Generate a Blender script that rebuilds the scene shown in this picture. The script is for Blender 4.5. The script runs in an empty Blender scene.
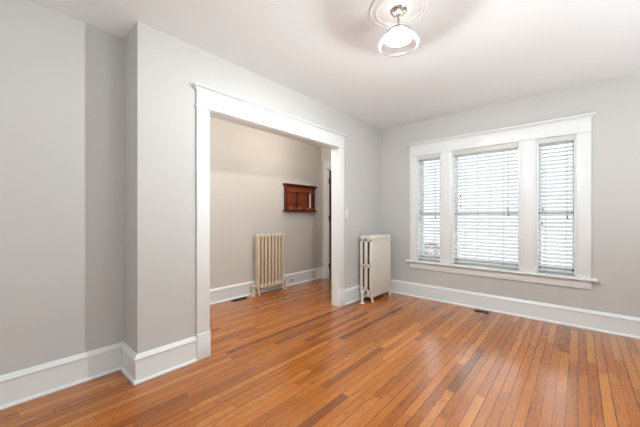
import bpy, bmesh, math, random
from mathutils import Vector, Matrix
random.seed(7)
PI = math.pi
scene = bpy.context.scene
col = scene.collection

# ------------------------------------------------------------------ camera
cam_d = bpy.data.cameras.new('camera')
cam_d.sensor_width = 36.0
cam_d.lens = 36.0 * 292.9 / 640.0
cam_d.shift_y = 3.0 / 640.0
cam_d.clip_start = 0.05
cam = bpy.data.objects.new('camera', cam_d)
cam.location = (0, 0, 1.2)
cam.rotation_euler = (PI / 2, 0, math.atan2(.6610, .7504))
col.objects.link(cam)
scene.camera = cam

# ------------------------------------------------------------------ world, lights, exposure
W_SKY = 1.3
world = bpy.data.worlds.new('sky')
scene.world = world
world.use_nodes = True
bg = world.node_tree.nodes['Background']
_nt = world.node_tree                                  # overcast sky: pale at the horizon, brighter overhead
_tc = _nt.nodes.new('ShaderNodeTexCoord'); _sp = _nt.nodes.new('ShaderNodeSeparateXYZ')
_nt.links.new(_tc.outputs['Generated'], _sp.inputs[0])
_mr = _nt.nodes.new('ShaderNodeMapRange'); _mr.inputs[1].default_value = 0.12; _mr.inputs[2].default_value = 0.9
_mr.inputs[3].default_value = W_SKY; _mr.inputs[4].default_value = W_SKY * 2.0
_nt.links.new(_sp.outputs['Z'], _mr.inputs[0])
bg.inputs[0].default_value = (0.94, 0.98, 1.0, 1)
_nt.links.new(_mr.outputs[0], bg.inputs[1])
scene.view_settings.view_transform = 'Standard'
scene.view_settings.look = 'None'
scene.view_settings.exposure = 0.05
scene.view_settings.gamma = 1.0
scene.view_settings.use_curve_mapping = False
BULB = 3350.0          # radiance of the ceiling light's bulb
HALL_W = 15.0         # hall lamp, out of view
BACK_W = 2.0         # added fill at the unseen window behind the camera
REAR_W = 24.0         # added fill thrown up at the ceiling behind the camera
BOUNCE_W = 54.0       # added fill with no fixture, thrown up at the ceiling right of the view
HALLB_W = 40.0        # more added upward fill, in the hall
RIGHT_W = 3.0        # added fill at the unseen window in the right wall

def area(name, loc, rot, sx, sy, power, color):
    l = bpy.data.lights.new(name, 'AREA')
    l.shape = 'RECTANGLE'; l.size = sx; l.size_y = sy
    l.energy = power; l.color = color
    o = bpy.data.objects.new(name, l)
    o.location = loc; o.rotation_euler = rot
    col.objects.link(o)
    return o

# room numbers (metres)
XL, YW, ZC = -2.40, 4.25, 2.62       # left wall, window wall, ceiling
XREC, YP = -2.72, 0.72               # recessed wall, pier corner
XHL, XHR, YHE, YHB = -3.785, -2.493, 4.34, -0.6   # hall
XR, YB = 2.30, -1.9                  # right and back walls (behind the camera)
OY0, OY1, OZ = 1.265, 3.087, 2.11    # cased opening
area('added_fill_back_window', (-0.5, YB - 0.16, 1.42), (PI / 2, 0, 0), 2.3, 1.5, BACK_W, (0.82, 0.95, 1.0))
area('added_fill_right_window', (XR + 0.16, 0.2, 1.42), (PI / 2, 0, PI / 2), 1.7, 1.5, RIGHT_W, (0.82, 0.95, 1.0))
area('added_ceiling_wash', (1.45, 1.9, 0.62), (PI, 0, 0), 0.7, 0.7, BOUNCE_W, (0.87, 0.96, 0.99))
area('added_rear_ceiling_wash', (0.1, -1.0, 0.5), (PI, 0, 0), 0.7, 0.7, REAR_W, (0.87, 0.96, 0.99))
area('added_hall_ceiling_wash', (-3.15, 0.45, 1.75), (PI, 0, 0), 0.5, 0.5, HALLB_W, (0.97, 0.95, 0.90))
hl = bpy.data.lights.new('hall_lamp_light', 'POINT')
hl.energy = HALL_W; hl.color = (1.0, 0.91, 0.80); hl.shadow_soft_size = 0.05
hlo = bpy.data.objects.new('hall_lamp_light', hl)
hlo.location = (-2.85, 2.95, 2.42); col.objects.link(hlo)

# ------------------------------------------------------------------ materials
def mat(name, color, rough=0.5, metal=0.0, spec=0.5):
    m = bpy.data.materials.new(name); m.use_nodes = True
    b = m.node_tree.nodes['Principled BSDF']
    b.inputs['Base Color'].default_value = (*color, 1)
    b.inputs['Roughness'].default_value = rough
    b.inputs['Metallic'].default_value = metal
    b.inputs['Specular IOR Level'].default_value = spec
    return m

def paint(name, color, rough, var=0.03, bump=0.02, scale=60):
    """painted surface: faint mottling and roller texture"""
    m = mat(name, color, rough)
    nt = m.node_tree; b = nt.nodes['Principled BSDF']
    tc = nt.nodes.new('ShaderNodeTexCoord')
    n = nt.nodes.new('ShaderNodeTexNoise'); n.inputs['Scale'].default_value = 1.3
    n.inputs['Detail'].default_value = 3
    nt.links.new(tc.outputs['Object'], n.inputs['Vector'])
    mx = nt.nodes.new('ShaderNodeMix'); mx.data_type = 'RGBA'
    mx.inputs[6].default_value = (*[c * (1 - var) for c in color], 1)
    mx.inputs[7].default_value = (*[min(1, c * (1 + var)) for c in color], 1)
    nt.links.new(n.outputs['Fac'], mx.inputs[0])
    nt.links.new(mx.outputs[2], b.inputs['Base Color'])
    n2 = nt.nodes.new('ShaderNodeTexNoise'); n2.inputs['Scale'].default_value = scale
    nt.links.new(tc.outputs['Object'], n2.inputs['Vector'])
    bp = nt.nodes.new('ShaderNodeBump'); bp.inputs['Strength'].default_value = bump
    bp.inputs['Distance'].default_value = 0.01
    nt.links.new(n2.outputs['Fac'], bp.inputs['Height'])
    nt.links.new(bp.outputs['Normal'], b.inputs['Normal'])
    return m

M = {}
M['wall'] = paint('greige_wall_paint', (0.60, 0.592, 0.575), 0.75)
M['hallwall'] = paint('hall_wall_paint', (0.64, 0.61, 0.575), 0.75)
M['ceiling'] = paint('ceiling_paint', (0.88, 0.915, 0.93), 0.85)
M['trim'] = paint('white_trim_paint', (0.83, 0.85, 0.855), 0.32, 0.01, 0.01)
M['plaster'] = paint('white_plaster', (0.85, 0.85, 0.84), 0.5, 0.01, 0.01)
M['radiator_white'] = paint('cream_white_radiator_enamel', (0.78, 0.735, 0.65), 0.4, 0.03, 0.03)
M['radiator_beige'] = paint('beige_radiator_enamel', (0.70, 0.57, 0.43), 0.4, 0.03, 0.03)
M['blind'] = None
M['headrail'] = paint('blind_headrail', (0.66, 0.65, 0.62), 0.45, 0.02, 0.0)
M['cord'] = mat('blind_cord', (0.45, 0.46, 0.47), 0.8)
M['tassel'] = mat('dark_tassel', (0.10, 0.10, 0.105), 0.5)
M['plastic'] = mat('white_plastic', (0.78, 0.78, 0.76), 0.35)
M['black'] = mat('black_slot', (0.02, 0.02, 0.02), 0.6)
M['nickel'] = mat('polished_nickel', (0.40, 0.38, 0.35), 0.25, 1.0)
M['bronze_nickel'] = mat('antiqued_nickel', (0.42, 0.38, 0.32), 0.3, 1.0)
M['iron'] = mat('painted_slot_shade', (0.035, 0.026, 0.02), 0.8)  # near-black colour, paints shade into the radiator slots
M['brass'] = mat('aged_brass', (0.80, 0.66, 0.42), 0.3, 1.0)
M['bronze'] = mat('dark_bronze_metal', (0.06, 0.045, 0.035), 0.45, 0.8)
M['mirror'] = mat('mirror_glass', (0.9, 0.9, 0.88), 0.03, 1.0)
M['sash_metal'] = mat('dull_sash_metal', (0.25, 0.24, 0.23), 0.4, 0.9)

def wood(name, c0, c1, rough, scale=(3, 40, 40)):
    m = mat(name, c0, rough); nt = m.node_tree; b = nt.nodes['Principled BSDF']
    tc = nt.nodes.new('ShaderNodeTexCoord'); mp = nt.nodes.new('ShaderNodeMapping')
    mp.inputs['Scale'].default_value = scale
    nt.links.new(tc.outputs['Object'], mp.inputs['Vector'])
    n = nt.nodes.new('ShaderNodeTexNoise'); n.inputs['Scale'].default_value = 1.0
    n.inputs['Detail'].default_value = 4; n.inputs['Distortion'].default_value = 0.8
    nt.links.new(mp.outputs['Vector'], n.inputs['Vector'])
    mx = nt.nodes.new('ShaderNodeMix'); mx.data_type = 'RGBA'
    mx.inputs[6].default_value = (*c0, 1); mx.inputs[7].default_value = (*c1, 1)
    nt.links.new(n.outputs['Fac'], mx.inputs[0]); nt.links.new(mx.outputs[2], b.inputs['Base Color'])
    return m
M['mahogany'] = wood('dark_mahogany', (0.055, 0.010, 0.008), (0.14, 0.028, 0.018), 0.25, (40, 6, 40))
M['redwood'] = wood('red_brown_panel_wood', (0.12, 0.022, 0.009), (0.36, 0.085, 0.03), 0.3, (40, 60, 6))
M['doorwood'] = wood('dark_stained_door_wood', (0.05, 0.015, 0.01), (0.10, 0.03, 0.02), 0.35, (40, 40, 4))

def glass(name, tint, gloss=0.9, rough=0.02, fac=None):
    """thin clear glass: lets light straight through, with a Fresnel shine"""
    m = bpy.data.materials.new(name); m.use_nodes = True; nt = m.node_tree
    nt.nodes.clear()
    out = nt.nodes.new('ShaderNodeOutputMaterial')
    tr = nt.nodes.new('ShaderNodeBsdfTransparent'); tr.inputs[0].default_value = (*tint, 1)
    gl = nt.nodes.new('ShaderNodeBsdfGlossy'); gl.inputs['Roughness'].default_value = rough
    gl.inputs[0].default_value = (gloss, gloss, gloss, 1)
    mx = nt.nodes.new('ShaderNodeMixShader')
    fr = nt.nodes.new('ShaderNodeLayerWeight'); fr.inputs[0].default_value = 0.10
    if fac is None:
        nt.links.new(fr.outputs['Fresnel'], mx.inputs[0])
    else:
        mt = nt.nodes.new('ShaderNodeMath'); mt.operation = 'ADD'; mt.inputs[1].default_value = fac
        nt.links.new(fr.outputs['Fresnel'], mt.inputs[0]); nt.links.new(mt.outputs[0], mx.inputs[0])
    nt.links.new(tr.outputs[0], mx.inputs[1]); nt.links.new(gl.outputs[0], mx.inputs[2])
    nt.links.new(mx.outputs[0], out.inputs[0])
    return m
M['glass'] = glass('window_glass', (0.97, 0.99, 0.99))
def frosted(name, tint, t, f=0.12):
    m = bpy.data.materials.new(name); m.use_nodes = True; nt = m.node_tree
    nt.nodes.clear()
    out = nt.nodes.new('ShaderNodeOutputMaterial')
    tr = nt.nodes.new('ShaderNodeBsdfTransparent'); tr.inputs[0].default_value = (*tint, 1)
    tl = nt.nodes.new('ShaderNodeBsdfTranslucent'); tl.inputs[0].default_value = (*tint, 1)
    gl = nt.nodes.new('ShaderNodeBsdfGlossy'); gl.inputs['Roughness'].default_value = 0.08
    fr = nt.nodes.new('ShaderNodeLayerWeight'); fr.inputs[0].default_value = f
    m1 = nt.nodes.new('ShaderNodeMixShader'); m1.inputs[0].default_value = t
    m2 = nt.nodes.new('ShaderNodeMixShader')
    nt.links.new(tr.outputs[0], m1.inputs[1]); nt.links.new(tl.outputs[0], m1.inputs[2])
    nt.links.new(fr.outputs['Fresnel'], m2.inputs[0])
    nt.links.new(m1.outputs[0], m2.inputs[1]); nt.links.new(gl.outputs[0], m2.inputs[2])
    nt.links.new(m2.outputs[0], out.inputs[0])
    return m
M['shade_clear'] = frosted('clear_ribbed_shade_glass', (0.98, 0.97, 0.97), 0.10)
def opal(name, c, t):
    m = bpy.data.materials.new(name); m.use_nodes = True; nt = m.node_tree
    nt.nodes.clear()
    out = nt.nodes.new('ShaderNodeOutputMaterial')
    df = nt.nodes.new('ShaderNodeBsdfDiffuse'); df.inputs[0].default_value = (*c, 1)
    tl = nt.nodes.new('ShaderNodeBsdfTranslucent'); tl.inputs[0].default_value = (*c, 1)
    m1 = nt.nodes.new('ShaderNodeMixShader'); m1.inputs[0].default_value = t
    nt.links.new(df.outputs[0], m1.inputs[1]); nt.links.new(tl.outputs[0], m1.inputs[2])
    nt.links.new(m1.outputs[0], out.inputs[0])
    return m
M['blind'] = opal('white_vinyl_slat', (0.88, 0.89, 0.89), 0.33)
M['shade_frost'] = opal('opal_shade_glass', (0.92, 0.91, 0.90), 0.72)
def emit(name, color, s):
    m = bpy.data.materials.new(name); m.use_nodes = True; nt = m.node_tree
    nt.nodes.clear()
    out = nt.nodes.new('ShaderNodeOutputMaterial'); e = nt.nodes.new('ShaderNodeEmission')
    e.inputs[0].default_value = (*color, 1); e.inputs[1].default_value = s
    nt.links.new(e.outputs[0], out.inputs[0])
    return m
M['bulb'] = emit('lit_bulb', (0.91, 0.965, 0.97), BULB)

# oak strip floor: boards run along Y, each with its own tone, length and grain
def floor_mat():
    m = bpy.data.materials.new('oak_strip_floor'); m.use_nodes = True
    nt = m.node_tree; N = nt.nodes; L = nt.links
    b = N['Principled BSDF']
    tc = N.new('ShaderNodeTexCoord'); sp = N.new('ShaderNodeSeparateXYZ')
    L.new(tc.outputs['Object'], sp.inputs[0])
    def mth(op, a, bb=None, c=None):
        n = N.new('ShaderNodeMath'); n.operation = op
        for i, v in enumerate((a, bb, c)):
            if v is None: continue
            if isinstance(v, (int, float)): n.inputs[i].default_value = v
            else: L.new(v, n.inputs[i])
        return n.outputs[0]
    PW = 0.0572
    u = mth('DIVIDE', sp.outputs['X'], PW)
    row = mth('FLOOR', u); fx = mth('FRACT', u)
    wn = N.new('ShaderNodeTexWhiteNoise'); wn.noise_dimensions = '1D'; L.new(row, wn.inputs['W'])
    ln = mth('MULTIPLY_ADD', wn.outputs['Value'], 0.7, 0.75)       # board length in this row
    wn2 = N.new('ShaderNodeTexWhiteNoise'); wn2.noise_dimensions = '1D'
    L.new(mth('ADD', row, 71.3), wn2.inputs['W'])
    v = mth('ADD', mth('DIVIDE', sp.outputs['Y'], ln), mth('MULTIPLY', wn2.outputs['Value'], 9.0))
    bi = mth('FLOOR', v); fy = mth('FRACT', v)
    cb = N.new('ShaderNodeCombineXYZ'); L.new(row, cb.inputs[0]); L.new(bi, cb.inputs[1])
    wb = N.new('ShaderNodeTexWhiteNoise'); wb.noise_dimensions = '3D'; L.new(cb.outputs[0], wb.inputs['Vector'])
    rnd = wb.outputs['Value']
    sc = N.new('ShaderNodeSeparateColor'); L.new(wb.outputs['Color'], sc.inputs[0])
    ramp = N.new('ShaderNodeValToRGB'); L.new(rnd, ramp.inputs[0])
    e = ramp.color_ramp.elements
    e[0].position = 0.0; e[0].color = (*FC[0], 1)
    e[1].position = 1.0; e[1].color = (*FC[-1], 1)
    for i, c in enumerate(FC[1:-1]):
        el = e.new((0.06, 0.45, 0.80)[i]); el.color = (*c, 1)
    # grain: stretched noise, shifted per board
    cg = N.new('ShaderNodeCombineXYZ')
    L.new(mth('MULTIPLY', sp.outputs['X'], 24.0), cg.inputs[0])
    L.new(mth('MULTIPLY', sp.outputs['Y'], 2.2), cg.inputs[1])
    L.new(mth('MULTIPLY', rnd, 57.0), cg.inputs[2])
    g1 = N.new('ShaderNodeTexNoise'); g1.inputs['Scale'].default_value = 1.0
    g1.inputs['Detail'].default_value = 2; g1.inputs['Distortion'].default_value = 0.5
    L.new(cg.outputs[0], g1.inputs['Vector'])
    rings = mth('FRACT', mth('MULTIPLY', g1.outputs['Fac'], 8.0))    # cathedral bands
    rings = mth('MULTIPLY', mth('POWER', rings, 5.0), mth('GREATER_THAN', sc.outputs[1], 0.35))
    cf = N.new('ShaderNodeCombineXYZ')
    L.new(mth('MULTIPLY', sp.outputs['X'], 260.0), cf.inputs[0])
    L.new(mth('MULTIPLY', sp.outputs['Y'], 6.0), cf.inputs[1])
    L.new(mth('MULTIPLY', rnd, 31.0), cf.inputs[2])
    g2 = N.new('ShaderNodeTexNoise'); g2.inputs['Scale'].default_value = 1.0; g2.inputs['Detail'].default_value = 2
    L.new(cf.outputs[0], g2.inputs['Vector'])
    grain = mth('SUBTRACT', mth('MULTIPLY_ADD', g2.outputs['Fac'], 0.9, 0.62), mth('MULTIPLY', rings, 0.55))
    hv = N.new('ShaderNodeMix'); hv.data_type = 'RGBA'; hv.blend_type = 'MULTIPLY'; hv.inputs[0].default_value = 1
    L.new(ramp.outputs[0], hv.inputs[6])
    gc = N.new('ShaderNodeCombineColor')
    for i in range(3): L.new(grain, gc.inputs[i])
    L.new(gc.outputs[0], hv.inputs[7])
    # gaps between boards
    ex = mth('MINIMUM', fx, mth('SUBTRACT', 1.0, fx))
    ey = mth('MULTIPLY', mth('MINIMUM', fy, mth('SUBTRACT', 1.0, fy)), ln)
    gapx = mth('LESS_THAN', ex, 0.034); gapy = mth('LESS_THAN', ey, 0.0012)
    gap = mth('MAXIMUM', gapx, gapy)
    # some seams are wider / dirtier than others
    wn3 = N.new('ShaderNodeTexWhiteNoise'); wn3.noise_dimensions = '1D'
    L.new(mth('ROUND', u), wn3.inputs['W'])
    gs = mth('MULTIPLY', gap, mth('MULTIPLY_ADD', wn3.outputs['Value'], 0.5, 0.5))
    mg = N.new('ShaderNodeMix'); mg.data_type = 'RGBA'
    L.new(gs, mg.inputs[0]); L.new(hv.outputs[2], mg.inputs[6]); mg.inputs[7].default_value = (0.035, 0.014, 0.008, 1)
    L.new(mg.outputs[2], b.inputs['Base Color'])
    rgh = mth('MULTIPLY_ADD', g2.outputs['Fac'], 0.12, FR)
    L.new(rgh, b.inputs['Roughness'])
    b.inputs['Specular IOR Level'].default_value = 0.4
    b.inputs['Coat Weight'].default_value = 0.5; b.inputs['Coat Roughness'].default_value = 0.18
    bp = N.new('ShaderNodeBump'); bp.inputs['Strength'].default_value = 0.25; bp.inputs['Distance'].default_value = 0.002
    hgt = mth('SUBTRACT', mth('MULTIPLY_ADD', g2.outputs['Fac'], 0.25, mth('MULTIPLY', rnd, 0.3)), gap)
    L.new(hgt, bp.inputs['Height']); L.new(bp.outputs['Normal'], b.inputs['Normal'])
    return m
FC = [(0.21, 0.055, 0.008), (0.35, 0.098, 0.010), (0.43, 0.128, 0.014), (0.49, 0.156, 0.021), (0.55, 0.205, 0.040)]
FR = 0.15
M['floor'] = floor_mat()
def noisy(name, c0, c1, rough, scale):
    return wood(name, c0, c1, rough, (scale, scale, scale))
M['paving'] = noisy('pale_paving', (0.62, 0.64, 0.64), (0.78, 0.80, 0.80), 0.9, 4)
M['red_leaf'] = noisy('red_leaf', (0.36, 0.06, 0.07), (0.52, 0.16, 0.16), 0.6, 20)
M['stem'] = mat('brown_stem', (0.10, 0.06, 0.04), 0.8)

# ------------------------------------------------------------------ mesh helpers
class MB:
    def __init__(s): s.bm = bmesh.new()
    def _merge(s, t):
        me = bpy.data.meshes.new('t'); t.to_mesh(me); t.free()
        s.bm.from_mesh(me); bpy.data.meshes.remove(me)
    def box(s, x0, x1, y0, y1, z0, z1, bev=0.0, seg=2, rot=None):
        t = bmesh.new(); bmesh.ops.create_cube(t, size=1)
        cx, cy, cz = (x0 + x1) / 2, (y0 + y1) / 2, (z0 + z1) / 2
        for v in t.verts:
            v.co = Vector((v.co.x * (x1 - x0), v.co.y * (y1 - y0), v.co.z * (z1 - z0)))
        if bev: bmesh.ops.bevel(t, geom=list(t.edges), offset=bev, segments=seg, profile=0.5, affect='EDGES')
        if rot is not None:
            for v in t.verts: v.co = rot @ v.co
        for v in t.verts: v.co += Vector((cx, cy, cz))
        s._merge(t); return s
    def lathe(s, prof, center, axis='Z', n=32, ribs=0, amp=0.0):
        t = bmesh.new(); rings = []
        for r, h in prof:
            ring = []
            for i in range(n):
                a = 2 * PI * i / n
                rr = max(r, 1e-4)
                if ribs: rr *= 1 + amp * math.cos(ribs * a)
                p = (rr * math.cos(a), rr * math.sin(a), h)
                if axis == 'X': p = (p[2], p[0], p[1])
                if axis == 'Y': p = (p[0], p[2], p[1])
                ring.append(t.verts.new(Vector(p) + Vector(center)))
            rings.append(ring)
        for a, b in zip(rings, rings[1:]):
            for i in range(n):
                j = (i + 1) % n
                t.faces.new((a[i], a[j], b[j], b[i]))
        for ring, r in ((rings[0], prof[0][0]), (rings[-1], prof[-1][0])):
            if r < 1e-3: pass
        s._merge(t); return s
    def tube(s, pts, r, n=10, caps=True):
        pts = [Vector(p) for p in pts]
        rs = r if isinstance(r, (list, tuple)) else [r] * len(pts)
        t = bmesh.new(); rings = []
        up = None
        for i, p in enumerate(pts):
            d = (pts[min(i + 1, len(pts) - 1)] - pts[max(i - 1, 0)]).normalized()
            if up is None:
                up = Vector((0, 0, 1)) if abs(d.z) < 0.9 else Vector((1, 0, 0))
            x = up.cross(d)
            if x.length < 1e-4: x = Vector((0, 1, 0)).cross(d)
            x.normalize(); y = d.cross(x); up = y.cross(x) * -1 if False else up
            rings.append([t.verts.new(p + (x * math.cos(2 * PI * k / n) + y * math.sin(2 * PI * k / n)) * rs[i]) for k in range(n)])
        for a, b in zip(rings, rings[1:]):
            for k in range(n):
                j = (k + 1) % n
                t.faces.new((a[k], a[j], b[j], b[k]))
        if caps:
            t.faces.new(rings[0][::-1]); t.faces.new(rings[-1])
        s._merge(t); return s
    def sphere(s, c, rx, ry, rz, seg=16):
        t = bmesh.new(); bmesh.ops.create_uvsphere(t, u_segments=seg, v_segments=seg // 2 + 2, radius=1)
        for v in t.verts: v.co = Vector((v.co.x * rx + c[0], v.co.y * ry + c[1], v.co.z * rz + c[2]))
        s._merge(t); return s
    def sweep(s, prof, path, side=1):
        """profile (d, z) swept along a plan polyline with mitred corners; d grows to the left (side=1) of travel"""
        t = bmesh.new(); P = [Vector((p[0], p[1])) for p in path]; rings = []
        for i, p in enumerate(P):
            d0 = (P[i] - P[i - 1]).normalized() if i else None
            d1 = (P[i + 1] - P[i]).normalized() if i < len(P) - 1 else None
            if d0 is None: d0 = d1
            if d1 is None: d1 = d0
            n0 = Vector((-d0.y, d0.x)) * side; n1 = Vector((-d1.y, d1.x)) * side
            mv = (n0 + n1).normalized(); mv = mv / max(0.2, mv.dot(n0))
            rings.append([t.verts.new((p.x + mv.x * d, p.y + mv.y * d, z)) for d, z in prof])
        k = len(prof)
        for a, b in zip(rings, rings[1:]):
            for i in range(k):
                j = (i + 1) % k
                t.faces.new((a[i], a[j], b[j], b[i]))
        t.faces.new(rings[0]); t.faces.new(rings[-1][::-1])
        s._merge(t); return s
    def prism(s, poly, y0, y1, bev=0.0):
        """polygon in (x, z) extruded along Y"""
        t = bmesh.new()
        f = t.faces.new([t.verts.new((x, y0, z)) for x, z in poly])
        r = bmesh.ops.extrude_face_region(t, geom=[f])
        for v in r['geom']:
            if isinstance(v, bmesh.types.BMVert): v.co.y = y1
        if bev: bmesh.ops.bevel(t, geom=list(t.edges), offset=bev, segments=2, profile=0.5, affect='EDGES')
        s._merge(t); return s
    def build(s, name, m, parent=None, smooth=True, origin=None):
        bmesh.ops.recalc_face_normals(s.bm, faces=list(s.bm.faces))
        me = bpy.data.meshes.new(name)
        loc = Vector((0, 0, 0))
        if parent is not None: loc = -Vector(parent['_o'])
        elif origin is not None: loc = -Vector(origin)
        bmesh.ops.translate(s.bm, verts=list(s.bm.verts), vec=loc)
        s.bm.to_mesh(me); s.bm.free()
        if smooth:
            for p in me.polygons: p.use_smooth = True
            me.set_sharp_from_angle(angle=math.radians(35))
        me.materials.append(m)
        o = bpy.data.objects.new(name, me); col.objects.link(o)
        if parent is not None:
            o.parent = parent; o['_o'] = parent['_o']
        elif origin is not None:
            o.location = origin; o['_o'] = list(origin)
        else: o['_o'] = [0, 0, 0]
        return o

def thing(name, loc, label=None, cat=None, group=None, kind=None):
    o = bpy.data.objects.new(name, None); o.location = loc; o.empty_display_size = 0.1
    col.objects.link(o); o['_o'] = list(loc)
    return tag(o, label, cat, group, kind)
def tag(o, label=None, cat=None, group=None, kind=None):
    if label: o['label'] = label
    if cat: o['category'] = cat
    if group: o['group'] = group
    if kind: o['kind'] = kind
    return o
def struct(name, mb, m): return tag(mb.build(name, M[m], smooth=False), kind='structure')
B = lambda *a, **k: MB().box(*a, **k)

# ------------------------------------------------------------------ room shell
WT = 0.22                                            # exterior wall thickness
struct('floor', B(XHL - .2, XR + .2, YB - .2, YHE + .2, -0.1, 0), 'floor')
struct('ceiling', B(XHL - .2, XR + .2, YB - .2, YHE + .2, ZC, ZC + .1), 'ceiling')
# left partition with its cased opening, and the pier end that steps back to the recessed wall
w = MB()
w.box(XHR, XL, YP, OY0 - .02, 0, ZC); w.box(XHR, XL, OY1 + .02, YW, 0, ZC)
w.box(XHR, XL, OY0 - .02, OY1 + .02, OZ + .02, ZC)
w.box(XREC - .13, XHR, YP, YP + .13, 0, ZC)
struct('wall_left', w, 'wall')
struct('wall_recess', B(XREC - .13, XREC, YB, YP, 0, ZC), 'wall')
# window wall with three openings
WIN = [(-1.807, -1.457), (-1.309, -0.523), (-0.368, -0.012)]
WZ0, WZ1 = 0.55, 2.105
w = MB()
xs = [XHR] + [v for p in WIN for v in p] + [XR]
for i in range(0, len(xs), 2): w.box(xs[i], xs[i + 1], YW, YW + WT, 0, ZC)
for a, b in WIN:
    w.box(a, b, YW, YW + WT, 0, WZ0 - .03); w.box(a, b, YW, YW + WT, WZ1, ZC)
struct('wall_front', w, 'wall')
# walls behind and beside the camera, each with a window opening
BW = (-1.65, 0.65, 0.67, 2.17); RW = (-0.65, 1.05, 0.67, 2.17)
w = MB()
w.box(XREC, BW[0], YB - .15, YB, 0, ZC); w.box(BW[1], XR, YB - .15, YB, 0, ZC)
w.box(BW[0], BW[1], YB - .15, YB, 0, BW[2]); w.box(BW[0], BW[1], YB - .15, YB, BW[3], ZC)
struct('wall_back', w, 'wall')
w = MB()
w.box(XR, XR + .15, YB, RW[0], 0, ZC); w.box(XR, XR + .15, RW[1], YW + WT, 0, ZC)
w.box(XR, XR + .15, RW[0], RW[1], 0, RW[2]); w.box(XR, XR + .15, RW[0], RW[1], RW[3], ZC)
struct('wall_right', w, 'wall')
struct('wall_hall_left', B(XHL - .15, XHL, YHB, YHE + .2, 0, ZC), 'hallwall')
struct('wall_hall_back', B(XHL, XREC - .13, YHB - .13, YHB, 0, ZC), 'hallwall')
DX0, DX1, DZ = -3.615, -2.66, 2.11
w = B(XHL, DX0, YHE, YHE + .16, 0, ZC); w.box(DX1, XHR, YHE, YHE + .16, 0, ZC); w.box(DX0, DX1, YHE, YHE + .16, DZ, ZC)
struct('wall_hall_end', w, 'hallwall')

# baseboards: board, cap moulding and shoe, mitred round the corners
P_BOARD = [(0, 0), (.018, 0), (.018, .168), (0, .168)]
P_CAP = [(0, .166), (.024, .166), (.026, .172), (.022, .180), (.016, .186), (.013, .196), (.006, .202), (0, .202)]
P_SHOE = [(.016, 0), (.034, 0), (.034, .006), (.031, .013), (.025, .018), (.016, .020)]
def baseboard(name, path, side):
    o = MB().sweep(P_BOARD, path, side).build(name, M['trim'])
    MB().sweep(P_CAP, path, side).build('cap_moulding', M['trim'], o)
    MB().sweep(P_SHOE, path, side).build('shoe_moulding', M['trim'], o)
    return tag(o, kind='structure')
CW = 0.113                                            # casing width
baseboard('baseboard_left', [(XREC, YB), (XREC, YP), (XL, YP), (XL, OY0 - CW)], -1)
baseboard('baseboard_front', [(XL, OY1 + CW + .005), (XL, YW), (XR, YW)], -1)
baseboard('baseboard_hall', [(XHL, YHB), (XHL, YHE), (DX0 - .10, YHE)], -1)
baseboard('baseboard_right', [(XR, YW), (XR, YB), (XREC, YB)], -1)

# cased opening
t1 = thing('trim_1', (XL, (OY0 + OY1) / 2, 0), kind='structure')
for y0, y1 in ((OY0 - .02, OY0), (OY1, OY1 + .02)):
    B(XHR - .003, XL + .004, y0, y1, 0, OZ + .02).build('jamb', M['trim'], t1, False)
B(XHR - .003, XL + .004, OY0, OY1, OZ, OZ + .02).build('head_jamb', M['trim'], t1, False)
CT = 0.022
for y0, y1 in ((OY0 - CW, OY0), (OY1, OY1 + CW)):
    B(XL, XL + CT, y0, y1, .215, OZ + .004, .003).build('side_casing', M['trim'], t1)
    B(XL, XL + .032, y0 - .004, y1 + .004, 0, .218, .005).build('plinth_block', M['trim'], t1)
    B(XHR - CT, XHR, y0, y1, 0, OZ + .004, .003).build('side_casing', M['trim'], t1)
B(XHR - CT, XHR, OY0 - CW, OY1 + CW, OZ, 2.265).build('header', M['trim'], t1)
def header(parent, plane, a, b, z0, z1, zc, axis):
    """frieze board, bead and flared cap; axis 'y': lies on an X plane facing +X, 'x': on a Y plane facing -Y"""
    if axis == 'y':
        path = [(plane, a), (plane + CT, a), (plane + CT, b), (plane, b)]; side = -1
        B(plane, plane + CT, a, b, z0, z1, .002).build('header', M['trim'], parent)
    else:
        path = [(plane, a), (plane, a)]; 
        path = [(a, plane), (a, plane - CT), (b, plane - CT), (b, plane)]; side = -1
        B(a, b, plane - CT, plane, z0, z1, .002).build('header', M['trim'], parent)
    MB().sweep([(-.01, z0 + .002), (.004, z0 + .002), (.009, z0 + .006), (.010, z0 + .011), (.007, z0 + .017), (-.01, z0 + .019)], path, side).build('bead', M['trim'], parent)
    MB().sweep([(-.01, z1 - .004), (.004, z1 - .004), (.007, z1 + .006), (.016, z1 + .014), (.030, z1 + .022),
                (.036, z1 + .024), (.036, zc), (-.01, zc)], path, side).build('cap', M['trim'], parent)
header(t1, XL, OY0 - CW, OY1 + CW, OZ + .004, 2.262, 2.297, 'y')

# window casing
t2 = thing('trim_2', (-.9, YW, .55), kind='structure')
WXA, WXB = -1.917, 0.107
for a, b, n in ((WXA, WIN[0][0], 'side_casing'), (WIN[0][1], WIN[1][0], 'mullion_casing'), (WIN[1][1], WIN[2][0], 'mullion_casing'), (WIN[2][1], WXB, 'side_casing')):
    c = B(a, b, YW - CT, YW, .545, WZ1 + .004, .003)
    if n == 'mullion_casing':       # reeded face
        for k in range(4):
            xx = a + (b - a) * (k + 1) / 5
            c.box(xx - .004, xx + .004, YW - CT - .004, YW - CT + .001, .56, WZ1 - .01, .001, 1)
    c.build(n, M['trim'], t2)
header(t2, YW, WXA, WXB, WZ1 - .006, 2.25, 2.290, 'x')
MB().sweep([(-.06, .515), (.02, .515), (.027, .521), (.029, .53), (.027, .539), (.02, .545), (-.06, .545)],
           [(WXA - .02, YW), (WXA - .02, YW - .035), (WXB + .02, YW - .035), (WXB + .02, YW)], -1).build('stool', M['trim'], t2)
B(WXA, WXB, YW - .02, YW, .425, .517, .002).build('apron', M['trim'], t2)
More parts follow.
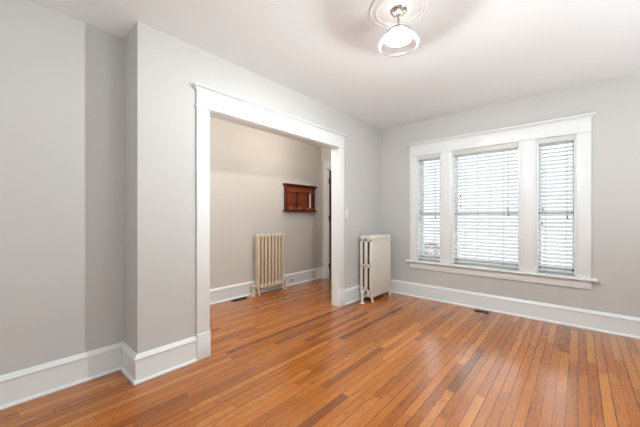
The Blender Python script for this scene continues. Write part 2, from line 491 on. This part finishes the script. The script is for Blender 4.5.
for a, b in WIN:
    B(a - .001, b + .001, YW, YW + WT, .50, .546).build('sill', M['trim'], t2, False)

# windows: double-hung sashes
YG = YW + .135
for i, (a, b) in enumerate(WIN):
    wn = thing('window_%d' % (i + 1), ((a + b) / 2, YG, WZ0), kind='structure')
    f = B(a, a + .021, YW + .001, YW + WT, WZ0, WZ1); f.box(b - .021, b, YW + .001, YW + WT, WZ0, WZ1)
    f.box(a, b, YW + .004, YW + WT, WZ1 - .006, WZ1)
    f.build('frame', M['trim'], wn, False)
    zm = 1.245
    for nm, z0, z1, yy in (('lower_sash', WZ0, zm + .02, YG - .018), ('upper_sash', zm - .02, WZ1 - .018, YG + .02)):
        s = MB(); a2, b2 = a + .012, b - .012
        s.box(a2, a2 + .024, yy - .017, yy + .017, z0, z1); s.box(b2 - .024, b2, yy - .017, yy + .017, z0, z1)
        s.box(a2, b2, yy - .017, yy + .017, z0, z0 + (.065 if nm == 'lower_sash' else .04))
        s.box(a2, b2, yy - .017, yy + .017, z1 - .04, z1)
        so = s.build(nm, M['trim'], wn, False)
        B(a2 + .02, b2 - .02, yy - .002, yy + .002, z0 + .035, z1 - .035).build('pane', M['glass'], so, False)
        if nm == 'lower_sash' and i == 1:
            B(-.74, -.67, yy - .030, yy - .015, z0 + .028, z0 + .040, .004).build('sash_lift', M['sash_metal'], so)
# unseen windows added to bring in fill behind and beside the camera
for i, (nm, W4) in enumerate((('window_4', BW), ('window_5', RW))):
    wn = thing(nm, (0, YB, .67) if i == 0 else (XR, 0, .67), kind='structure')
    f = MB()
    for u0, u1, z0, z1 in ((W4[0], W4[0] + .05, W4[2], W4[3]), (W4[1] - .05, W4[1], W4[2], W4[3]), (W4[0], W4[1], W4[2], W4[2] + .05),
                           (W4[0], W4[1], W4[3] - .05, W4[3]), (W4[0], W4[1], 1.40, 1.44), ((W4[0] + W4[1]) / 2 - .03, (W4[0] + W4[1]) / 2 + .03, W4[2], W4[3])):
        if i == 0: f.box(u0, u1, YB - .10, YB - .05, z0, z1)
        else: f.box(XR + .05, XR + .10, u0, u1, z0, z1)
    f.build('frame', M['trim'], wn, False)
    g = B(W4[0], W4[1], YB - .077, YB - .073, W4[2], W4[3]) if i == 0 else B(XR + .073, XR + .077, W4[0], W4[1], W4[2], W4[3])
    g.build('pane', M['glass'], wn, False)

# hall front door and its casing
t3 = thing('trim_3', (DX0, YHE, 0), kind='structure')
B(DX0 - .10, DX0, YHE - CT, YHE, .0, DZ + .004, .003).build('side_casing', M['trim'], t3)
B(DX0 - .105, DX0 + .004, YHE - .03, YHE, 0, .218, .004).build('plinth_block', M['trim'], t3)
B(DX1, DX1 + .10, YHE - CT, YHE, .0, DZ + .004, .003).build('side_casing', M['trim'], t3)
B(DX0 - .0, DX0 + .02, YHE - .003, YHE + .16, 0, DZ).build('jamb', M['trim'], t3, False)
B(DX1 - .02, DX1, YHE - .003, YHE + .16, 0, DZ).build('jamb', M['trim'], t3, False)
B(DX0, DX1, YHE - .003, YHE + .16, DZ - .02, DZ).build('head_jamb', M['trim'], t3, False)
header(t3, YHE, DX0 - .10, DX1 + .10, DZ + .004, 2.262, 2.297, 'x')
d1 = thing('door_1', ((DX0 + DX1) / 2, YHE + .02, 0), kind='structure')
s = B(DX0 + .023, DX1 - .023, YHE + .012, YHE + .055, .008, DZ - .023)
for z0, z1 in ((.22, .95), (1.08, 1.95)):
    for x0, x1 in ((DX0 + .13, -3.15), (-3.06, DX1 - .13)):
        s.box(x0, x1, YHE + .006, YHE + .013, z0, z1, .003)
s.build('door_slab', M['doorwood'], d1, False)
for z in (.25, 1.17, 1.88):
    MB().tube([(DX0 + .022, YHE + .004, z - .05), (DX0 + .022, YHE + .004, z + .05)], .008).build('hinge', M['bronze'], d1)
MB().tube([(DX1 - .09, YHE + .012, .98), (DX1 - .09, YHE - .03, .98)], .012).sphere((DX1 - .09, YHE - .045, .98), .028, .028, .028).build('door_knob', M['brass'], d1)

# ------------------------------------------------------------------ outside
struct('ground', B(-14, 14, YW + WT, YW + 26, -.62, -.5), 'paving')
sh = thing('red_shrub', (-2.48, 6.6, -.5), 'red shrub outside, seen through the lowest slats of the left window', 'shrub')
f = MB(); rr = random.Random(3)
for k in range(110):
    a, e, r = rr.uniform(0, 2 * PI), rr.uniform(-.9, 1.5), rr.uniform(.6, 1) 
    c = Vector((-2.48 + .19 * r * math.cos(a) * math.cos(e), 6.6 + .19 * r * math.sin(a) * math.cos(e), .45 + .19 * r * math.sin(e)))
    f.sphere(c, rr.uniform(.02, .05), rr.uniform(.02, .05), .012, 6)
f.build('foliage', M['red_leaf'], sh)
f = MB()
for k in range(5):
    a = 2 * PI * k / 5
    f.tube([(-2.48, 6.6, -.5), (-2.48 + .05 * math.cos(a), 6.6 + .05 * math.sin(a), 0), (-2.48 + .15 * math.cos(a), 6.6 + .15 * math.sin(a), .45)], [.02, .014, .008], 6)
f.build('stem', M['stem'], sh)

# ------------------------------------------------------------------ blinds
YBL = YW + .014
TILT = math.radians(28)
BL = [('leftmost narrow white slatted blind in the window nearest the corner', [(-1.742, 1.27), (-1.747, 1.16), (-1.527, 1.19)]),
      ('wide white slatted blind in the middle window', [(-1.190, 1.478), (-1.190, 1.34), (-.648, 1.285), (-.640, 1.225)]),
      ('right-hand narrow white slatted blind in the window farthest from the corner', [(-.303, 1.285), (-.310, 1.12), (-.087, 1.195)])]
for (a, b), (lab, tas) in zip(WIN, BL):
    a2, b2 = a + .024, b - .024
    r = thing('window_blind', ((a + b) / 2, YBL, WZ0), lab, 'window blind', 'white slatted window blinds')
    B(a2 - .002, b2 + .002, YBL - .034, YBL + .03, WZ1 - .068, WZ1 - .008, .003).build('headrail', M['headrail'], r)
    s = MB(); z = WZ1 - .088; PITCH = .0445
    zbot = WZ0 + .055
    R = Matrix.Rotation(TILT, 3, 'X')
    while z > zbot + .02:
        s.box(a2, b2, YBL - .025, YBL + .025, z - .0015, z + .0015, .001, 1, R); z -= PITCH
    s.build('slats', M['blind'], r)
    B(a2, b2, YBL - .026, YBL + .026, WZ0 + .022, WZ0 + .044, .004).build('bottom_rail', M['headrail'], r)
    n = 2 if b - a < .5 else 4
    for k in range(n):
        xx = a2 + (b2 - a2) * (.2 + .6 * k / (n - 1))
        for yy in (YBL - .0275, YBL + .0275):
            MB().tube([(xx, yy, WZ0 + .03), (xx, yy, WZ1 - .05)], .0012, 5).build('ladder_cord', M['cord'], r)
    for x, z in tas:
        c = MB().tube([(x, YBL - .036, z), (x, YBL - .036, WZ1 - .05)], .0013, 5).build('lift_cord', M['cord'], r)
        MB().lathe([(.0, .02), (.003, .018), (.005, .0), (.0075, -.014), (.006, -.018), (0, -.018)], (x, YBL - .036, z), n=10).build('tassel', M['tassel'], c)

# ------------------------------------------------------------------ ceiling medallion and light
LX, LY = -.922, 1.859
md = MB().lathe([(.20, ZC - .0005), (.20, ZC - .009), (.192, ZC - .015), (.182, ZC - .013), (.178, ZC - .006), (.170, ZC - .008), (.160, ZC - .016),
                 (.150, ZC - .019), (.142, ZC - .014), (.138, ZC - .008), (.06, ZC - .009), (.055, ZC - .011), (0, ZC - .011)], (LX, LY, 0), n=64)
tag(md.build('ceiling_medallion', M['plaster'], origin=None), 'round white moulded plaster medallion on the ceiling above the light', 'ceiling medallion')
zc = ZC - .011
cl = thing('ceiling_light', (LX, LY, zc), 'ceiling light with nickel canopy and clear bell glass shade', 'ceiling light')
c = MB().lathe([(.056, zc), (.058, zc - .004), (.055, zc - .008), (.050, zc - .011), (.045, zc - .017), (.032, zc - .024), (.016, zc - .028), (.008, zc - .031), (0, zc - .031)], (LX, LY, 0), n=36)
c.build('canopy', M['nickel'], cl)
o_ = MB()
for k in range(9):                                    # cast leaf scrolls round the canopy
    a = 2 * PI * k / 9
    o_.sphere((LX + .040 * math.cos(a), LY + .040 * math.sin(a), zc - .018), .009, .009, .009, 10)
    o_.sphere((LX + .022 * math.cos(a + .35), LY + .022 * math.sin(a + .35), zc - .026), .006, .006, .006, 8)
o_.build('canopy_ornament', M['bronze_nickel'], cl)
MB().tube([(LX, LY, zc - .028), (LX, LY, 2.49)], .005).sphere((LX, LY, 2.545), .009, .009, .009, 10).build('stem', M['nickel'], cl)
MB().lathe([(.006, 2.497), (.012, 2.494), (.016, 2.488), (.017, 2.480), (.0, 2.478)], (LX, LY, 0), n=28).build('fitter', M['nickel'], cl)
bell = [(.016, 2.486), (.034, 2.484), (.050, 2.480), (.070, 2.470), (.085, 2.455), (.098, 2.436), (.110, 2.416), (.122, 2.398), (.130, 2.384), (.132, 2.374), (.129, 2.366), (.122, 2.360)]
MB().lathe(bell, (LX, LY, 0), n=96, ribs=24, amp=.012).build('shade', M['shade_clear'], cl)
MB().lathe([(.020, 2.476), (.044, 2.471), (.060, 2.461), (.073, 2.446), (.081, 2.428), (.085, 2.410)], (LX, LY, 0), n=64).build('inner_diffuser', M['shade_frost'], cl)
MB().tube([(LX, LY, 2.478), (LX, LY, 2.425)], .013).build('socket', M['plastic'], cl)
MB().sphere((LX, LY, 2.397), .026, .026, .030).build('bulb', M['bulb'], cl)

# ------------------------------------------------------------------ radiators
def room_radiator():
    X0, X1, Y0, Y1 = -2.352, -2.150, 3.53, 4.09
    n = 9; p = (Y1 - Y0) / n
    r = thing('radiator', ((X0 + X1) / 2, (Y0 + Y1) / 2, 0), 'cream white cast-iron radiator in the corner beside the window wall', 'radiator')
    m = M['radiator_white']
    w3 = .044; cols = [(X0, X0 + w3), ((X0 + X1) / 2 - w3 / 2, (X0 + X1) / 2 + w3 / 2), (X1 - w3, X1)]
    for k in range(n):
        y0 = Y0 + k * p + .0013; y1 = Y0 + (k + 1) * p - .0013
        s = MB()
        for q, (a, b) in enumerate(cols): s.box(a, b, y0, y1, .10, .89, .009 if q != 1 else .002)
        top = [(X0, .84), (X1, .84), (X1, .895)]
        top = [(X0, .845), (X1, .845)] + [(X1 - .04 + .04 * math.cos(t), .892 + .038 * math.sin(t)) for t in [PI / 2 * q / 5 for q in range(6)]] + \
              [(X0 + .04 - .04 * math.sin(t), .892 + .038 * math.cos(t)) for t in [PI / 2 * q / 5 for q in range(6)]]
        s.prism(top, y0, y1, .007)
        s.box(X0 + .004, X1 - .004, y0, y1, .482, .522, .007)
        s.box(X0 + .002, X1 - .002, y0, y1, .062, .160, .012)
        s.build('section', m, r)
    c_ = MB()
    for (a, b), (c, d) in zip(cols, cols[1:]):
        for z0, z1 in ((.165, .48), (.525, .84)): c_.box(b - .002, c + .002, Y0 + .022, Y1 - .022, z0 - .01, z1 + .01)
    c_.build('slot_shade', M['iron'], r, False)  # dark plates added between columns so the slots look deeply shaded
    for yy, sg in ((Y0 + p / 2, -1), (Y1 - p / 2, 1)):
        for xx, sx in ((X0 + .022, -1), (X1 - .022, 1)):
            MB().tube([(xx, yy, .12), (xx, yy, .085), (xx + sx * .004, yy, .05), (xx + sx * .014, yy, .016), (xx + sx * .020, yy, .0)], [.026, .024, .017, .015, .019]).build('leg', m, r)
    v = MB().tube([(-2.265, Y0 + .02, .15), (-2.265, 3.44, .15), (-2.245, 3.41, .15)], .017).sphere((-2.235, 3.42, .15), .028, .028, .030)
    v.tube([(-2.235, 3.42, .15), (-2.235, 3.42, .205)], .013); v.build('valve', m, r)
    MB().tube([(-2.235, 3.42, .0), (-2.235, 3.42, .15)], .018).lathe([(.036, 0), (.034, .008), (.018, .012)], (-2.235, 3.42, 0), n=20).build('supply_pipe', m, r)
    hv = MB().lathe([(0, .225), (.022, .222), (.026, .213), (.022, .205), (0, .203)], (-2.235, 3.42, 0), n=18).build('valve_handle', m, r)
    MB().sphere((X1 + .004, Y1 - .03, .80), .008, .012, .008, 8).build('air_vent', M['nickel'], r)
room_radiator()

def hall_radiator():
    XF, XB, Y0, Y1 = -3.622, -3.712, 2.690, 3.235
    n = 8; p = (Y1 - Y0) / n
    r = thing('radiator', ((XF + XB) / 2, (Y0 + Y1) / 2, 0), 'beige tube-column cast-iron radiator on the hall wall through the opening', 'radiator')
    m = M['radiator_beige']
    for k in range(n):
        y = Y0 + (k + .5) * p; s = MB()
        s.box(XB, XF, y - .0195, y + .0195, .13, .90, .0185, 4)
        for z, hz, hy in ((.893, .036, .031), (.118, .026, .0335)):
            s.box(XB + .004, XF + .004, y - hy, y + hy, z - hz, z + hz, min(hz, .024), 4)
        s.lathe([(.0, .078), (.012, .082), (.026, .105), (.033, .122), (.028, .150), (.0195, .185)], (XF - .022, y, 0), n=16)
        s.build('section', m, r)
    for yy, sg in ((Y0 + p / 2, -1), (Y1 - p / 2, 1)):
        for x, sx in ((XF - .018, 1), (XB + .018, -1)):
            MB().tube([(x, yy, .12), (x, yy, .085), (x + sx * .006, yy, .045), (x + sx * .020, yy, .012), (x + sx * .026, yy, 0)], [.024, .020, .013, .013, .017]).build('leg', m, r)
    for yy, e, nm in ((2.642, Y0, 'supply_pipe'), (3.280, Y1, 'return_pipe')):
        x = XF - .045
        q = MB().tube([(x, e, .145), (x, yy, .145)], .015).sphere((x, yy, .145), .024, .024, .028)
        if nm == 'supply_pipe': q.tube([(x, yy, .145), (x, yy, .175)], .011).lathe([(0, .190), (.018, .188), (.020, .182), (.018, .176), (0, .174)], (x, yy, 0), n=16)
        q.build('valve', m, r)
        MB().tube([(x, yy, 0), (x, yy, .145)], .015).lathe([(.032, 0), (.030, .008), (.015, .012)], (x, yy, 0), n=18).build(nm, m, r)
hall_radiator()

# ------------------------------------------------------------------ hall wall rack
def wall_rack():
    X, Y0, Y1, Z0, Z1 = XHL, 3.345, 4.10, 1.285, 1.765
    r = thing('wall_rack', (X, (Y0 + Y1) / 2, Z0), 'dark red-brown wooden wall rack with hooks and a pale upright strip, above the hall baseboard', 'wall rack')
    D = .055
    B(X, X + .012, Y0 + .02, Y1 - .02, Z0 + .02, Z1 - .03).build('back_panel', M['redwood'], r, False)
    for a, b in ((Y0 + .012, Y0 + .045), (Y1 - .062, Y1 - .012)):
        B(X, X + D, a, b, Z0 + .02, Z1 - .03, .004).build('stile', M['mahogany'], r)
    B(X + .006, X + D - .008, Y0 + .05, Y1 - .05, Z1 - .135, Z1 - .03, .003).build('top_rail', M['redwood'], r)
    B(X + .006, X + D - .006, Y0 + .05, Y1 - .05, Z0 + .02, Z0 + .075, .003).build('bottom_rail', M['redwood'], r)
    ym = Y0 + .30
    B(X + .006, X + .036, ym - .018, ym + .018, Z0 + .07, Z1 - .12, .003).build('divider', M['mahogany'], r)
    yn = Y1 - .155
    B(X + .006, X + .036, yn - .016, yn + .008, Z0 + .07, Z1 - .12, .003).build('divider', M['mahogany'], r)
    B(X + .010, X + .016, yn + .008, Y1 - .080, Z0 + .075, Z1 - .13).build('pale_strip', M['plastic'], r, False)  # flat pale panel stands in for a mirror strip's bright reflection
    cp = [(0, Z1 - .045), (.010, Z1 - .045), (.014, Z1 - .030), (.028, Z1 - .020), (.032, Z1 - .008), (.032, Z1), (0, Z1)]
    path = [(X, Y0 + .012), (X + D, Y0 + .012), (X + D, Y1 - .012), (X, Y1 - .012)]
    MB().sweep([(-.05, Z1 - .045)] + cp[1:-1] + [(-.05, Z1)], path, -1).build('cornice', M['mahogany'], r)
    MB().sweep([(-.05, Z0), (.018, Z0), (.026, Z0 + .008), (.026, Z0 + .018), (.014, Z0 + .028), (.008, Z0 + .036), (-.05, Z0 + .036)], path, -1).build('base_ledge', M['mahogany'], r)
    # little turned spindle gallery
    g = MB()
    for k in range(11):
        y = Y0 + .095 + k * .048
        if abs(y - ym) < .025 or y > yn - .02: continue
        g.lathe([(.004, Z0 + .075), (.009, Z0 + .085), (.004, Z0 + .098), (.008, Z0 + .125), (.004, Z0 + .150), (.007, Z0 + .160), (.003, Z0 + .168)], (X + .028, y, 0), n=10)
    g.box(X + .020, X + .036, Y0 + .06, yn - .01, Z0 + .166, Z0 + .176, .002)
    g.build('spindle_gallery', M['redwood'], r)
    for y in (Y0 + .115, Y0 + .335, Y0 + .545):
        x = X + D - .006
        MB().lathe([(.016, 0), (.016, .004), (.006, .007)], (x, y, Z0 + .062), 'X', 14).tube([(x, y, Z0 + .062), (x + .030, y, Z0 + .052), (x + .040, y, Z0 + .058), (x + .044, y, Z0 + .074)], [.006, .005, .005, .005], 8).sphere((x + .045, y, Z0 + .078), .008, .008, .008, 8).build('hook', M['brass'], r)
wall_rack()

# ------------------------------------------------------------------ small fixtures
sw = thing('light_switch', (XL, 3.285, 1.24), 'white light switch on the wall right of the cased opening', 'light switch')
B(XL, XL + .006, 3.25, 3.32, 1.183, 1.298, .003).build('switch_plate', M['plastic'], sw)
B(XL + .005, XL + .009, 3.279, 3.291, 1.226, 1.254, .001).build('switch_slot', M['headrail'], sw)
B(XL + .006, XL + .019, 3.281, 3.289, 1.238, 1.256, .002).build('toggle', M['plastic'], sw)
for z in (1.203, 1.277):
    MB().lathe([(0, .0075), (.0035, .0070), (.004, .005)], (XL, 3.285, z), 'X', 10).build('screw', M['nickel'], sw)
ou = thing('wall_outlet', (XHL + .018, 3.53, .088), 'white wall outlet set in the hall baseboard right of the radiator', 'outlet')
B(XHL + .018, XHL + .024, 3.472, 3.588, .053, .123, .003).build('outlet_plate', M['plastic'], ou)
for y in (3.508, 3.552):
    s = MB().lathe([(.012, .0), (.012, .008), (0, .008)], (XHL + .018, y, .088), 'X', 20).build('receptacle', M['black'], ou)
def register(name, x0, x1, y0, y1, lab, along):
    r = thing(name, ((x0 + x1) / 2, (y0 + y1) / 2, 0), lab, 'floor vent', 'dark floor vents')
    f = B(x0, x1, y0, y0 + .012, 0, .006, .002); f.box(x0, x1, y1 - .012, y1, 0, .006, .002)
    f.box(x0, x0 + .012, y0, y1, 0, .006, .002); f.box(x1 - .012, x1, y0, y1, 0, .006, .002)
    f.build('frame', M['bronze'], r)
    B(x0 + .01, x1 - .01, y0 + .01, y1 - .01, .0, .001).build('duct_opening', M['black'], r, False)
    s = MB()
    if along == 'x':
        k = x0 + .02
        while k < x1 - .015: s.box(k, k + .004, y0 + .01, y1 - .01, .001, .005); k += .011
    else:
        k = y0 + .02
        while k < y1 - .015: s.box(x0 + .01, x1 - .01, k, k + .004, .001, .005); k += .011
    s.build('louvres', M['bronze'], r, False)
register('floor_vent', -.995, -.835, 4.07, 4.155, 'small dark brown floor vent below the middle window', 'x')
register('floor_vent', -3.725, -3.625, 2.29, 2.53, 'dark floor vent left of the beige hall radiator', 'y')

for o in bpy.data.objects:
    if '_o' in o: del o['_o']
